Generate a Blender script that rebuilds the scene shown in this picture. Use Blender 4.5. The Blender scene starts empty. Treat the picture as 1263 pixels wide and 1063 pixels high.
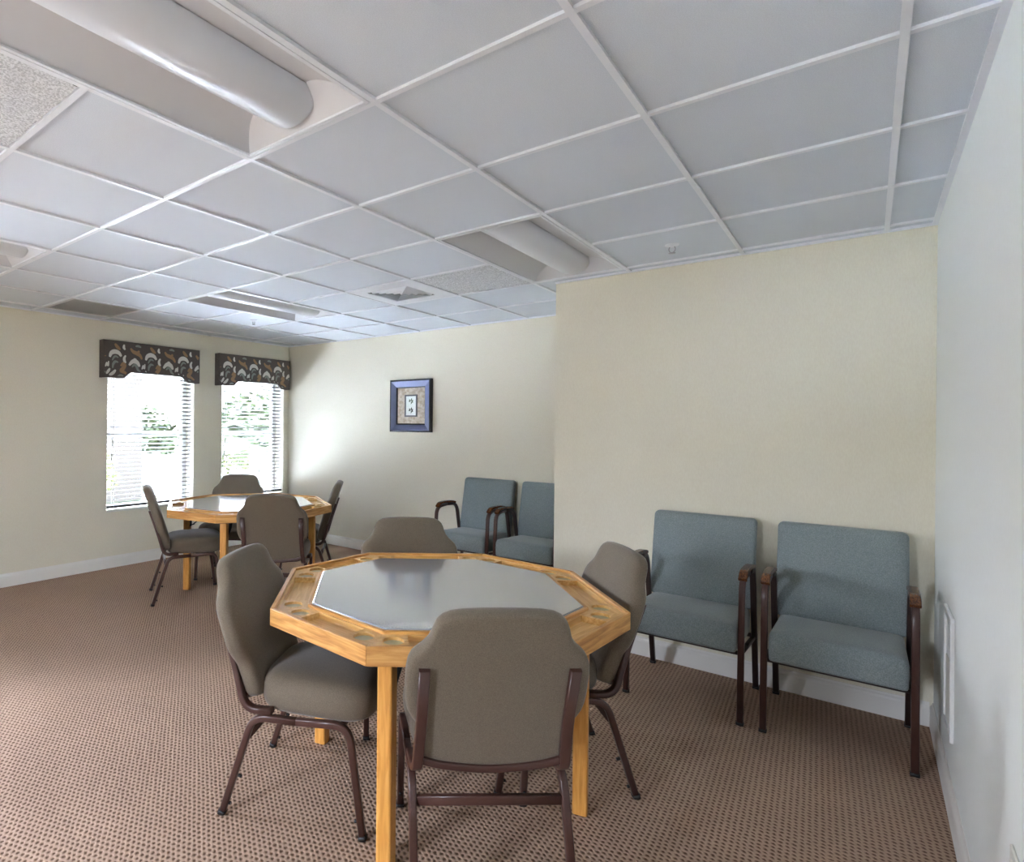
import bpy, bmesh, math, random
from mathutils import Vector, Matrix
from math import sin, cos, pi, radians

random.seed(7)
C = bpy.context.scene.collection

# ------------------------------------------------------------------ measures
CAMZ = 1.4291
H = 2.4202                 # ceiling grid height
XL, XR = -5.663, 0.2466    # left (window) wall, right wall
YF, YB = 5.028, 3.917      # far wall, jutting wall
XE = -1.652                # edge of the jutting wall
YN = -2.2                  # wall behind the camera
FX0, FX1, FZ0, FZ1 = -2.1, -1.5, 1.1, 1.8   # unglazed opening added in it for fill light
GX = lambda i: -0.5475 + 0.61 * i
GY = lambda j: 1.3701 + 0.61 * j

# ------------------------------------------------------------------ materials
def new_mat(name):
    m = bpy.data.materials.new(name); m.use_nodes = True
    nt = m.node_tree
    return m, nt, nt.nodes['Principled BSDF']

def rgb(r, g, b):
    f = lambda c: (c / 255 / 12.92) if c / 255 <= .04045 else ((c / 255 + .055) / 1.055) ** 2.4
    return (f(r), f(g), f(b), 1)

def plain(name, col, rough=.5, metal=0, spec=.5, coat=0):
    m, nt, b = new_mat(name)
    b.inputs['Base Color'].default_value = col
    b.inputs['Roughness'].default_value = rough
    b.inputs['Metallic'].default_value = metal
    b.inputs['Specular IOR Level'].default_value = spec
    b.inputs['Coat Weight'].default_value = coat
    return m

def noisy(name, c1, c2, scale=50, rough=.8, bump=.2, dist=.002, detail=4, stretch=(1, 1, 1), spec=.3, sheen=0, ramp=(.35, .65), bscale=None, rot=(0,0,0)):
    m, nt, b = new_mat(name)
    N, L = nt.nodes, nt.links
    tc = N.new('ShaderNodeTexCoord'); mp = N.new('ShaderNodeMapping')
    mp.inputs['Scale'].default_value = stretch; mp.inputs['Rotation'].default_value = rot
    L.new(tc.outputs['Object'], mp.inputs['Vector'])
    nz = N.new('ShaderNodeTexNoise'); nz.inputs['Scale'].default_value = scale; nz.inputs['Detail'].default_value = detail
    L.new(mp.outputs['Vector'], nz.inputs['Vector'])
    cr = N.new('ShaderNodeValToRGB')
    cr.color_ramp.elements[0].position = ramp[0]; cr.color_ramp.elements[0].color = c1
    cr.color_ramp.elements[1].position = ramp[1]; cr.color_ramp.elements[1].color = c2
    L.new(nz.outputs['Fac'], cr.inputs['Fac'])
    L.new(cr.outputs['Color'], b.inputs['Base Color'])
    b.inputs['Roughness'].default_value = rough
    b.inputs['Specular IOR Level'].default_value = spec
    b.inputs['Sheen Weight'].default_value = sheen
    b.inputs['Sheen Roughness'].default_value = .4
    if bump:
        src = nz
        if bscale:
            src = N.new('ShaderNodeTexNoise'); src.inputs['Scale'].default_value = bscale; src.inputs['Detail'].default_value = 3
            L.new(mp.outputs['Vector'], src.inputs['Vector'])
        bp = N.new('ShaderNodeBump'); bp.inputs['Strength'].default_value = bump; bp.inputs['Distance'].default_value = dist
        L.new(src.outputs['Fac'], bp.inputs['Height']); L.new(bp.outputs['Normal'], b.inputs['Normal'])
    return m

M = {}
M['paint'] = noisy('wall_paint', rgb(228, 222, 203), rgb(233, 228, 210), 220, .75, .12, .001, spec=.25, stretch=(1, 1, .25))
M['paint_white'] = noisy('white_wall_paint', rgb(241, 245, 241), rgb(244, 248, 245), 220, .7, .12, .001, spec=.25, stretch=(1, 1, .25))
M['base_white'] = plain('baseboard_white', rgb(236, 234, 228), .45)
M['trim_white'] = plain('white_trim', rgb(240, 240, 238), .4)
M['bar'] = plain('ceiling_bar_white', rgb(232, 234, 238), .4)
M['tile'] = noisy('ceiling_tile_white', rgb(209, 214, 220), rgb(223, 228, 234), 400, .9, .25, .001, spec=.15)
M['tile_rough'] = noisy('rough_ceiling_tile', rgb(192, 194, 196), rgb(234, 236, 238), 150, .95, .5, .003, detail=5, spec=.1, ramp=(.38, .6))
M['troffer'] = plain('fixture_enamel', rgb(214, 214, 216), .35)
M['lens'] = plain('lamp_lens', rgb(225, 228, 233), .3)
M['dark_gap'] = plain('dark_void', rgb(28, 26, 25), .9)
M['brown_metal'] = plain('brown_painted_metal', rgb(72, 46, 40), .32, 0, .6)
M['dark_metal'] = plain('dark_painted_metal', rgb(52, 38, 35), .35, 0, .6)
M['arm_wood'] = noisy('arm_cap_wood', rgb(70, 38, 20), rgb(120, 72, 36), 30, .25, 0, stretch=(6, 1, 6), spec=.6)
M['glide'] = plain('black_plastic', rgb(22, 20, 20), .5)
M['fabric_taupe'] = noisy('taupe_chair_fabric', rgb(100, 90, 76), rgb(124, 112, 96), 420, .75, .35, .0012, sheen=.35)
M['fabric_blue'] = noisy('blue_grey_tweed', rgb(116, 127, 129), rgb(146, 156, 157), 260, .8, .4, .0015, sheen=.35)
M['vinyl'] = noisy('charcoal_vinyl', rgb(134, 136, 144), rgb(143, 145, 153), 300, .2, .06, .0004, spec=.5)
M['vinyl'].node_tree.nodes['Principled BSDF'].inputs['IOR'].default_value = 2.6
M['vinyl'].node_tree.nodes['Principled BSDF'].inputs['Coat Weight'].default_value = 1
M['vinyl'].node_tree.nodes['Principled BSDF'].inputs['Coat IOR'].default_value = 1.8
M['vinyl'].node_tree.nodes['Principled BSDF'].inputs['Coat Roughness'].default_value = .12
M['black'] = plain('black_metal', rgb(24, 24, 26), .4)
M['frame_dark'] = plain('dark_frame', rgb(22, 23, 30), .35)
M['frame_bevel'] = plain('slate_blue_frame_face', rgb(92, 98, 128), .3, .2)
M['mat_tan'] = noisy('mottled_tan_mat', rgb(172, 156, 136), rgb(206, 196, 180), 30, .8, 0)
M['mat_slate'] = plain('slate_fillet', rgb(104, 104, 108), .5)
M['paper'] = plain('pale_paper', rgb(228, 234, 230), .7)
M['ink'] = plain('sketch_green', rgb(96, 112, 92), .8)
M['ink_dark'] = plain('sketch_dark_green', rgb(58, 66, 58), .8)
M['val'] = noisy('valance_cloth', rgb(82, 76, 73), rgb(98, 92, 88), 200, .9, .2, .001)
M['val_white'] = plain('valance_cream_print', rgb(214, 212, 206), .9)
M['val_tan'] = plain('valance_tan_print', rgb(156, 124, 94), .9)
M['val_sage'] = plain('valance_sage_print', rgb(134, 140, 134), .9)
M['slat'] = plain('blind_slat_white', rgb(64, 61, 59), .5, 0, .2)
M['cord'] = plain('blind_cord', rgb(200, 198, 200), .8)
M['grille'] = plain('return_grille_grey', rgb(206, 204, 202), .5)
M['filter'] = plain('filter_grey', rgb(196, 193, 190), .9)
M['plate'] = plain('ivory_plastic', rgb(228, 226, 216), .35)
M['path'] = noisy('pale_bounce_ground', rgb(216, 216, 213), rgb(228, 228, 226), 8, .9, .1, .004)
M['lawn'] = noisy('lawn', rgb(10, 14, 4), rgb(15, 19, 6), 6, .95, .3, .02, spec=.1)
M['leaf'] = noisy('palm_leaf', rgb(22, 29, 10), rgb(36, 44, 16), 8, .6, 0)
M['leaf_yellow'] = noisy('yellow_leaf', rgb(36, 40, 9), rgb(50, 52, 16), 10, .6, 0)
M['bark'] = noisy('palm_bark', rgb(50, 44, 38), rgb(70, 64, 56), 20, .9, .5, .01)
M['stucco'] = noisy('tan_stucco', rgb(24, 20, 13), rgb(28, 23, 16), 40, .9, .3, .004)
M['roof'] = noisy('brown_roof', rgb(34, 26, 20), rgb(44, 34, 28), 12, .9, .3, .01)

def wood(name, c1, c2, c3):
    m, nt, b = new_mat(name); N, L = nt.nodes, nt.links
    tc = N.new('ShaderNodeTexCoord'); mp = N.new('ShaderNodeMapping'); mp.inputs['Scale'].default_value = (2.2, 26, 26)
    oi = N.new('ShaderNodeObjectInfo'); ad = N.new('ShaderNodeVectorMath'); ad.operation = 'ADD'
    L.new(tc.outputs['Object'], ad.inputs[0]); L.new(oi.outputs['Random'], ad.inputs[1]); L.new(ad.outputs[0], mp.inputs['Vector'])
    nz = N.new('ShaderNodeTexNoise'); nz.inputs['Scale'].default_value = 3; nz.inputs['Detail'].default_value = 6; nz.inputs['Distortion'].default_value = .6
    L.new(mp.outputs['Vector'], nz.inputs['Vector'])
    cr = N.new('ShaderNodeValToRGB'); e = cr.color_ramp.elements
    e[0].position = .3; e[0].color = c1; e[1].position = .7; e[1].color = c3
    k = e.new(.5); k.color = c2
    L.new(nz.outputs['Fac'], cr.inputs['Fac']); L.new(cr.outputs['Color'], b.inputs['Base Color'])
    b.inputs['Roughness'].default_value = .32; b.inputs['Specular IOR Level'].default_value = .5
    return m
M['oak'] = wood('honey_oak', rgb(176, 118, 56), rgb(206, 150, 82), rgb(226, 176, 108))
M['oak_tray'] = wood('pale_oak_tray', rgb(206, 154, 84), rgb(222, 174, 106), rgb(234, 194, 130))
M['cup_felt'] = plain('pale_cup_liner', rgb(196, 186, 152), .8)
M['oak_leg'] = wood('honey_oak_post', rgb(196, 132, 58), rgb(214, 152, 74), rgb(226, 168, 92))
M['oak_leg'].node_tree.nodes['Mapping'].inputs['Scale'].default_value = (26, 26, 2.2)

def carpet():
    m, nt, b = new_mat('woven_carpet'); N, L = nt.nodes, nt.links
    tc = N.new('ShaderNodeTexCoord'); mp = N.new('ShaderNodeMapping')
    mp.inputs['Rotation'].default_value = (0, 0, radians(-147))
    L.new(tc.outputs['Object'], mp.inputs['Vector'])
    wn = N.new('ShaderNodeTexNoise'); wn.inputs['Scale'].default_value = 38; wn.inputs['Detail'].default_value = 2
    L.new(mp.outputs['Vector'], wn.inputs['Vector'])
    wv = N.new('ShaderNodeVectorMath'); wv.operation = 'MULTIPLY_ADD'
    L.new(wn.outputs['Color'], wv.inputs[0]); wv.inputs[1].default_value = (.011, .011, 0); L.new(mp.outputs['Vector'], wv.inputs[2])
    sp = N.new('ShaderNodeSeparateXYZ'); L.new(wv.outputs[0], sp.inputs[0])
    def mth(op, a, bb=None):
        n = N.new('ShaderNodeMath'); n.operation = op
        for k, v in enumerate((a, bb)):
            if v is None: continue
            if isinstance(v, (int, float)): n.inputs[k].default_value = v
            else: L.new(v, n.inputs[k])
        return n.outputs[0]
    cu = mth('COSINE', mth('MULTIPLY', sp.outputs['X'], 2 * pi / .024))
    cv = mth('COSINE', mth('MULTIPLY', sp.outputs['Y'], 2 * pi / .033))
    lat = mth('MULTIPLY', cu, cv)
    st = mth('MULTIPLY', mth('COSINE', mth('MULTIPLY', sp.outputs['Y'], 4 * pi / .033)), .55)
    hgt = mth('SUBTRACT', 0.0, mth('ADD', lat, st))
    mr = N.new('ShaderNodeMapRange'); mr.inputs['From Min'].default_value = -1.3; mr.inputs['From Max'].default_value = .5
    L.new(hgt, mr.inputs['Value'])
    fn = N.new('ShaderNodeTexNoise'); fn.inputs['Scale'].default_value = 350; fn.inputs['Detail'].default_value = 2
    L.new(tc.outputs['Object'], fn.inputs['Vector'])
    bn = N.new('ShaderNodeTexNoise'); bn.inputs['Scale'].default_value = 1.6; bn.inputs['Detail'].default_value = 3
    L.new(tc.outputs['Object'], bn.inputs['Vector'])
    cr = N.new('ShaderNodeValToRGB'); e = cr.color_ramp.elements
    e[0].position = 0; e[0].color = rgb(98, 74, 58); e[1].position = 1; e[1].color = rgb(176, 149, 128)
    k = e.new(.5); k.color = rgb(151, 124, 105)
    f2 = mth('ADD', mr.outputs[0], mth('MULTIPLY', mth('SUBTRACT', fn.outputs['Fac'], .5), 1.1))
    L.new(f2, cr.inputs['Fac'])
    hs = N.new('ShaderNodeHueSaturation')
    L.new(cr.outputs['Color'], hs.inputs['Color'])
    L.new(mth('ADD', mth('MULTIPLY', bn.outputs['Fac'], .3), .85), hs.inputs['Value'])
    L.new(hs.outputs['Color'], b.inputs['Base Color'])
    b.inputs['Roughness'].default_value = .95; b.inputs['Specular IOR Level'].default_value = .1
    bp = N.new('ShaderNodeBump'); bp.inputs['Strength'].default_value = .6; bp.inputs['Distance'].default_value = .004
    L.new(mr.outputs[0], bp.inputs['Height']); L.new(bp.outputs['Normal'], b.inputs['Normal'])
    return m
M['carpet'] = carpet()

def pane_glass(name, tint):
    m, nt, b = new_mat(name); N, L = nt.nodes, nt.links
    tr = N.new('ShaderNodeBsdfTransparent'); tr.inputs['Color'].default_value = (tint, tint, tint, 1)
    gl = N.new('ShaderNodeBsdfGlossy'); gl.inputs['Roughness'].default_value = .02
    fr = N.new('ShaderNodeFresnel'); fr.inputs['IOR'].default_value = 1.3
    mx = N.new('ShaderNodeMixShader')
    L.new(fr.outputs[0], mx.inputs[0]); L.new(tr.outputs[0], mx.inputs[1]); L.new(gl.outputs[0], mx.inputs[2])
    L.new(mx.outputs[0], N['Material Output'].inputs['Surface'])
    return m
M['glass'] = pane_glass('window_glass', .96)
M['glass_dimmed'] = pane_glass('dimmed_window_glass', .78)  # pane darkened so the bright outdoor view comes out dimmer

# ------------------------------------------------------------------ mesh helpers
class MB:
    """collects geometry and links it as one mesh object"""
    def __init__(s): s.v, s.f, s.m, s.sm = [], [], [], []
    def add(s, verts, faces, mi=0, smooth=False):
        o = len(s.v); s.v += [tuple(v) for v in verts]
        for f in faces:
            s.f.append([o + i for i in f]); s.m.append(mi); s.sm.append(smooth)
    def box(s, x0, x1, y0, y1, z0, z1, mi=0):
        v = [(x, y, z) for z in (z0, z1) for y in (y0, y1) for x in (x0, x1)]
        s.add(v, [(0, 2, 3, 1), (4, 5, 7, 6), (0, 1, 5, 4), (2, 6, 7, 3), (0, 4, 6, 2), (1, 3, 7, 5)], mi)
    def prism(s, poly, z0, z1, mi=0):
        n = len(poly)
        v = [(x, y, z0) for x, y in poly] + [(x, y, z1) for x, y in poly]
        s.add(v, [tuple(reversed(range(n))), tuple(range(n, 2 * n))] + [(i, (i + 1) % n, n + (i + 1) % n, n + i) for i in range(n)], mi)
    def prism_m(s, poly, mat4, d0, d1, mi=0):
        """prism of a 2D polygon, local z from d0 to d1, mapped by a matrix"""
        n = len(poly)
        v = [mat4 @ Vector((x, y, d0)) for x, y in poly] + [mat4 @ Vector((x, y, d1)) for x, y in poly]
        s.add(v, [tuple(reversed(range(n))), tuple(range(n, 2 * n))] + [(i, (i + 1) % n, n + (i + 1) % n, n + i) for i in range(n)], mi)
    def tube(s, path, prof, side=None, mi=0, smooth=True):
        """sweep a closed 2D profile (a,b) along a path; a runs along side, b along side x tangent"""
        P = [Vector(p) for p in path]; n = len(prof); rings = []
        for i, p in enumerate(P):
            t = (P[min(i + 1, len(P) - 1)] - P[max(i - 1, 0)]).normalized()
            sd = Vector(side) if side else (Vector((0, 0, 1)) if abs(t.z) < .9 else Vector((1, 0, 0)))
            a = (sd - t * sd.dot(t)).normalized(); b = a.cross(t)
            rings.append([p + a * u + b * w for u, w in prof])
        v = [q for r in rings for q in r]
        fs = []
        for i in range(len(P) - 1):
            for k in range(n):
                fs.append((i * n + k, i * n + (k + 1) % n, (i + 1) * n + (k + 1) % n, (i + 1) * n + k))
        s.add(v, fs, mi, smooth)
        s.add(rings[0], [tuple(range(n))], mi); s.add(rings[-1], [tuple(reversed(range(n)))], mi)
    def cushion(s, outline, rings, fn, mi=0):
        """outline: 2D loop; rings: (scale, height) from the underside round to the top; fn maps (u,v,h) to a point"""
        n = len(outline); cx = sum(p[0] for p in outline) / n; cy = (min(p[1] for p in outline) + max(p[1] for p in outline)) / 2
        v = []
        for sc, h in rings:
            for x, y in outline: v.append(fn(cx + (x - cx) * sc, cy + (y - cy) * sc, h))
        R = len(rings); fs = []
        for i in range(R - 1):
            for k in range(n): fs.append((i * n + k, i * n + (k + 1) % n, (i + 1) * n + (k + 1) % n, (i + 1) * n + k))
        a = len(v); v.append(fn(cx, cy, rings[0][1])); v.append(fn(cx, cy, rings[-1][1]))
        for k in range(n):
            fs.append((a, (k + 1) % n, k)); fs.append((a + 1, (R - 1) * n + k, (R - 1) * n + (k + 1) % n))
        s.add(v, fs, mi, True)
    def obj(s, name, mats, parent=None, bevel=0, seg=2, loc=None, rz=0):
        me = bpy.data.meshes.new(name); me.from_pydata(s.v, [], s.f)
        for m in (mats if isinstance(mats, (list, tuple)) else [mats]): me.materials.append(m)
        for p, mi, sm in zip(me.polygons, s.m, s.sm): p.material_index = mi; p.use_smooth = sm
        bm = bmesh.new(); bm.from_mesh(me); bmesh.ops.remove_doubles(bm, verts=bm.verts, dist=1e-6)
        bmesh.ops.recalc_face_normals(bm, faces=bm.faces)
        if bevel:
            ed = [e for e in bm.edges if len(e.link_faces) == 2 and e.calc_face_angle(0) > radians(30)]
            bmesh.ops.bevel(bm, geom=ed, offset=bevel, segments=seg, affect='EDGES', profile=.5, clamp_overlap=True)
        bm.to_mesh(me); bm.free(); me.update()
        o = bpy.data.objects.new(name, me); C.objects.link(o)
        if parent: o.parent = parent
        if loc: o.location = loc
        o.rotation_euler.z = rz
        return o

def boxo(name, dims, mat, parent=None, bevel=0):
    b = MB(); b.box(*dims); return b.obj(name, mat, parent, bevel)

def tag(o, label, cat, group=None, kind=None):
    o['label'] = label; o['category'] = cat
    if group: o['group'] = group
    if kind: o['kind'] = kind
    return o

def empty(name, loc=(0, 0, 0), rz=0):
    o = bpy.data.objects.new(name, None); C.objects.link(o); o.location = loc; o.rotation_euler.z = rz
    o.empty_display_size = .1
    return o

def copy_tree(o, parent=None):
    c = o.copy(); C.objects.link(c)
    if parent: c.parent = parent
    for ch in list(o.children): copy_tree(ch, c)
    return c

def rrect(a, b, r, seg=3):
    """rounded rectangle profile, half sizes a,b"""
    out = []
    for cx, cy, a0 in ((a - r, b - r, 0), (-a + r, b - r, pi / 2), (-a + r, -b + r, pi), (a - r, -b + r, 1.5 * pi)):
        for k in range(seg + 1):
            t = a0 + k * pi / 2 / seg; out.append((cx + r * cos(t), cy + r * sin(t)))
    return out

def circ(r, n=12): return [(r * cos(2 * pi * k / n), r * sin(2 * pi * k / n)) for k in range(n)]

def smooth_path(pts, n=6):
    """Catmull-Rom through points"""
    P = [Vector(p) for p in pts]; out = []
    for i in range(len(P) - 1):
        p0 = P[max(i - 1, 0)]; p1 = P[i]; p2 = P[i + 1]; p3 = P[min(i + 2, len(P) - 1)]
        for k in range(n):
            t = k / n
            out.append(.5 * ((2 * p1) + (p2 - p0) * t + (2 * p0 - 5 * p1 + 4 * p2 - p3) * t * t + (3 * p1 - p0 - 3 * p2 + p3) * t ** 3))
    out.append(P[-1]); return out

def fillet(pts, r, seg=6):
    """polyline with rounded corners"""
    P = [Vector(p) for p in pts]; out = [P[0]]
    for i in range(1, len(P) - 1):
        a = (P[i - 1] - P[i]); b = (P[i + 1] - P[i]); rr = r[i - 1] if isinstance(r, (list, tuple)) else r
        d = min(rr, a.length * .49, b.length * .49)
        p0 = P[i] + a.normalized() * d; p2 = P[i] + b.normalized() * d
        for k in range(seg + 1):
            t = k / seg; out.append((1 - t) ** 2 * p0 + 2 * t * (1 - t) * P[i] + t * t * p2)
    out.append(P[-1]); return out

def structure(o, label=None, cat=None):
    o['kind'] = 'structure'
    if label: o['label'] = label; o['category'] = cat
    return o

# ------------------------------------------------------------------ room shell
fl = MB(); fl.box(XL - .2, XR + .2, YN - .2, YF + .2, -.05, 0)
structure(fl.obj('floor', M['carpet']), 'brown woven carpet over the whole room', 'floor')

W1, W2 = (2.672, 3.642), (4.008, 4.944)
WZ0, WZ1 = .55, 2.06
def wall_with_holes(name, holes, x0, x1, y0, y1, z0, z1):
    b = MB(); ys = y0
    for a, c, hz0, hz1 in holes:
        b.box(x0, x1, ys, a, z0, z1); b.box(x0, x1, a, c, z0, hz0); b.box(x0, x1, a, c, hz1, z1); ys = c
    b.box(x0, x1, ys, y1, z0, z1)
    return b.obj(name, M['paint'])
holes = [(-1.6, -.4, .9, 2.05), (W1[0], W1[1], WZ0, WZ1), (W2[0], W2[1], WZ0, WZ1)]  # first hole belongs to the window added for fill light
structure(wall_with_holes('wall_left', holes, XL - .24, XL, YN - .2, YF + .2, -.05, H + .25), 'cream wall holding the two windows with blinds', 'wall')
structure(boxo('wall_back', (XL - .24, XE, YF, YF + .2, -.05, H + .25), M['paint']), 'cream wall carrying the framed botanical picture', 'wall')
structure(boxo('wall_inner', (XE, XR + .2, YB, YF + .2, -.05, H + .25), M['paint']), 'cream jutting wall behind the two teal-grey armchairs beside the white wall', 'wall')
structure(boxo('wall_right', (XR, XR + .2, YN - .2, YB, -.05, H + .25), M['paint_white']), 'white wall with the low access panel', 'wall')
# wall behind the camera with an unseen opening added for fill light
b = MB(); b.box(XL, FX0, YN - .2, YN, -.05, H + .25); b.box(FX1, XR, YN - .2, YN, -.05, H + .25)
b.box(FX0, FX1, YN - .2, YN, FZ1, H + .25); b.box(FX0, FX1, YN - .2, YN, -.05, FZ0)
structure(b.obj('wall_front', M['paint']), 'cream wall behind the camera with an opening added for fill light', 'wall')

def baseboard(name, p0, p1, nrm, label):
    """small moulded profile run along the foot of a wall"""
    prof = [(0, 0), (.014, 0), (.014, .088), (.011, .098), (.005, .106), (.003, .115), (0, .115)]
    b = MB(); p0 = Vector(p0); p1 = Vector(p1); n = Vector(nrm)
    v = [Vector((p.x + n.x * a, p.y + n.y * a, z)) for p in (p0, p1) for a, z in prof]
    k = len(prof)
    b.add(v, [tuple(range(k)), tuple(reversed(range(k, 2 * k)))] + [(i, (i + 1) % k, k + (i + 1) % k, k + i) for i in range(k)])
    structure(b.obj(name, M['base_white']), label, 'baseboard')
baseboard('baseboard_left', (XL, YN, 0), (XL, YF, 0), (1, 0, 0), 'white baseboard along the foot of the window wall')
baseboard('baseboard_back', (XL + .014, YF, 0), (XE, YF, 0), (0, -1, 0), 'white baseboard along the wall under the picture')
baseboard('baseboard_inner', (XE, YB, 0), (XR - .014, YB, 0), (0, -1, 0), 'pale baseboard along the jutting wall behind the armchairs')
baseboard('baseboard_right', (XR, YN, 0), (XR, YB, 0), (-1, 0, 0), 'white baseboard along the white wall')

# ------------------------------------------------------------------ ceiling
lights = [(-2, -1, -2, 0), (-2, -1, 2, 4), (-6, -5, 2, 4), (-6, -5, -2, 0)]
vent_cell = (-4, 3); grille_cell = (-8, 1); rough_cells = [(-3, 3), (-3, -2)]
taken = {vent_cell, grille_cell, *rough_cells}
for i0, i1, j0, j1 in lights:
    for j in range(j0, j1): taken.add((i0, j))
xs = [XL] + [GX(i) for i in range(-8, 2)] + [XR]
ys = [YN] + [GY(j) for j in range(-5, 6)] + [YF]
RISE = .010
cb = MB()
for a in range(len(xs) - 1):
    for c in range(len(ys) - 1):
        if (a - 9, c - 6) in taken: continue
        if xs[a + 1] - xs[a] < .03 or ys[c + 1] - ys[c] < .03: continue
        if xs[a] > XE - .05 and ys[c] > YB - .02: continue
        x0, x1, y0, y1 = xs[a] + .0, xs[a + 1] - .0, ys[c] + .0, ys[c + 1] - .0
        if xs[a + 1] > XE + .05 and y1 > YB: y1 = YB if xs[a] > XE - .3 else y1
        cb.box(x0 + .004, x1 - .004, y0 + .004, y1 - .004, H + RISE, H + RISE + .016)
ceil = cb.obj('ceiling', M['tile'], None, .002, 1)
structure(ceil, 'white acoustic tile ceiling', 'ceiling')
structure(boxo('ceiling_slab', (XL - .24, XR + .2, YN - .2, YF + .2, H + .25, H + .3), M['dark_gap']), 'dark structural slab above the tile ceiling', 'ceiling')
gb = MB(); hw = .010
for i in range(-8, 2): gb.box(GX(i) - hw, GX(i) + hw, YN, YF if GX(i) < XE else YB, H, H + .012)
for j in range(-5, 6):
    x1 = XR if GY(j) < YB else XE
    for a in range(len(xs) - 1):
        xa, xb = xs[a] + (hw if a else 0), xs[a + 1] - hw
        if xs[a] >= x1 - .01: continue
        xb = min(xb, x1)
        cell_i = a - 9
        # no cross tee inside a 2x4 fixture
        if any(i0 == cell_i and j0 < j < j1 for i0, i1, j0, j1 in lights): continue
        gb.box(xa, xb, GY(j) - hw, GY(j) + hw, H + .0005, H + .012)
# wall angle
t = .02
gb.box(XL, XL + t, YN, YF, H - .001, H + .011); gb.box(XR - t, XR, YN, YB, H - .001, H + .011)
gb.box(XL + t, XE, YF - t, YF, H - .001, H + .011); gb.box(XE, XR - t, YB - t, YB, H - .001, H + .011)
structure(gb.obj('ceiling_grid', M['bar']), 'white metal grid bars carrying the ceiling tiles', 'ceiling')

def ceiling_light(i0, j0, label):
    W, Ln = .61 - .026, 1.22 - .026; D = .085
    root = empty('ceiling_light', (GX(i0) + .305, GY(j0) + .61, H + .001))
    hx, hy = W / 2, Ln / 2
    b = MB()
    cols = []
    for sx in (-1, 1):
        for k in range(9):
            t = k / 8; cols.append((sx * (hx - t * (hx - .11)), D * sin(t * pi / 2) ** .9))
    yi = hy - .10
    for s in (0, 9):
        c = cols[s:s + 9]
        v = []
        for x, z in c:
            q = z / D * .10
            v += [(x, -hy + q, z), (x, hy - q, z)]
        b.add(v, [(2 * k, 2 * k + 1, 2 * k + 3, 2 * k + 2) for k in range(8)], 0, True)
    # pan behind the lens, flat rim
    b.box(-.115, .115, -hy + .10, hy - .10, D, D + .004)
    b.obj('reflector', M['troffer'], root)
    for sy in (-1, 1):
        e = MB()
        c = [cols[k] for k in range(9)] + [cols[9 + k] for k in range(8, -1, -1)]
        poly = [(x, sy * (hy - z / D * .10), z) for x, z in c]
        n = len(poly)
        # strips from the bottom edge upwards
        for k in range(8):
            a0, a1 = poly[k], poly[k + 1]; b0, b1 = poly[n - 1 - k], poly[n - 2 - k]
            e.add([a0, b0, b1, a1], [(0, 1, 2, 3)])
        e.obj('end_plate', M['troffer'], root)
    l = MB(); seg = 16; rows = 6
    prof = [(.112 * cos(pi + pi * k / seg), D - .002 + (D - .004) * sin(pi + pi * k / seg)) for k in range(seg + 1)]
    v = []; ylen = hy - .035
    yy = [-ylen, -ylen + .006, -ylen + .02, ylen - .02, ylen - .006, ylen]
    sc = [.86, .95, 1, 1, .95, .86]
    for y, q in zip(yy, sc):
        v += [(x * q, y + (0), D - .002 + (z - D + .002) * q) for x, z in prof]
    n = seg + 1
    l.add(v, [(r * n + k, r * n + k + 1, (r + 1) * n + k + 1, (r + 1) * n + k) for r in range(rows - 1) for k in range(seg)], 0, True)
    l.add(v[:n], [tuple(range(n))]); l.add(v[-n:], [tuple(reversed(range(n)))])
    l.obj('lens', M['lens'], root)
    f = MB(); w = .012
    f.box(-hx, hx, -hy, -hy + w, -.001, .006); f.box(-hx, hx, hy - w, hy, -.001, .006)
    f.box(-hx, -hx + w, -hy + w, hy - w, -.001, .006); f.box(hx - w, hx, -hy + w, hy - w, -.001, .006)
    f.obj('frame', M['bar'], root)
    tag(root, label, 'ceiling light', 'unlit ceiling troffers')
ceiling_light(-2, -2, 'largest-looking unlit white troffer above the nearer game table')
ceiling_light(-2, 2, 'unlit white troffer touching the top of the cream jutting wall')
ceiling_light(-6, 2, 'unlit white troffer in the ceiling above the table by the windows')
ceiling_light(-6, -2, 'unlit white troffer of which only one end shows at the picture edge')

# air diffuser
def diffuser():
    root = empty('air_vent', (GX(-4) + .305, GY(3) + .305, H + .001))
    o, s = .292, .185
    b = MB()
    for x0, x1, y0, y1 in ((-o, o, -o, -s), (-o, o, s, o), (-o, -s, -s, s), (s, o, -s, s)): b.box(x0, x1, y0, y1, 0, .006)
    b.obj('face_plate', M['bar'], root)
    r = MB()
    for k in range(5):
        a = s - k * .038; c = a - .030
        z0, z1 = -.004, .026
        for q in range(4):
            t = q * pi / 2
            R = lambda x, y, z: (x * cos(t) - y * sin(t), x * sin(t) + y * cos(t), z)
            r.add([R(-a, -a, z1), R(a, -a, z1), R(c, -c, z0), R(-c, -c, z0), R(-a, -a, z1 + .002), R(a, -a, z1 + .002), R(c, -c, z0 + .002), R(-c, -c, z0 + .002)],
                  [(0, 1, 2, 3), (7, 6, 5, 4), (3, 2, 6, 7), (0, 4, 5, 1)])
    r.obj('louvre', M['bar'], root)
    boxo('duct', (-s, s, -s, s, .05, .055), M['dark_gap'], root)
    tag(root, 'square white louvred air vent set in the tile ceiling', 'air vent')
diffuser()
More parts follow.
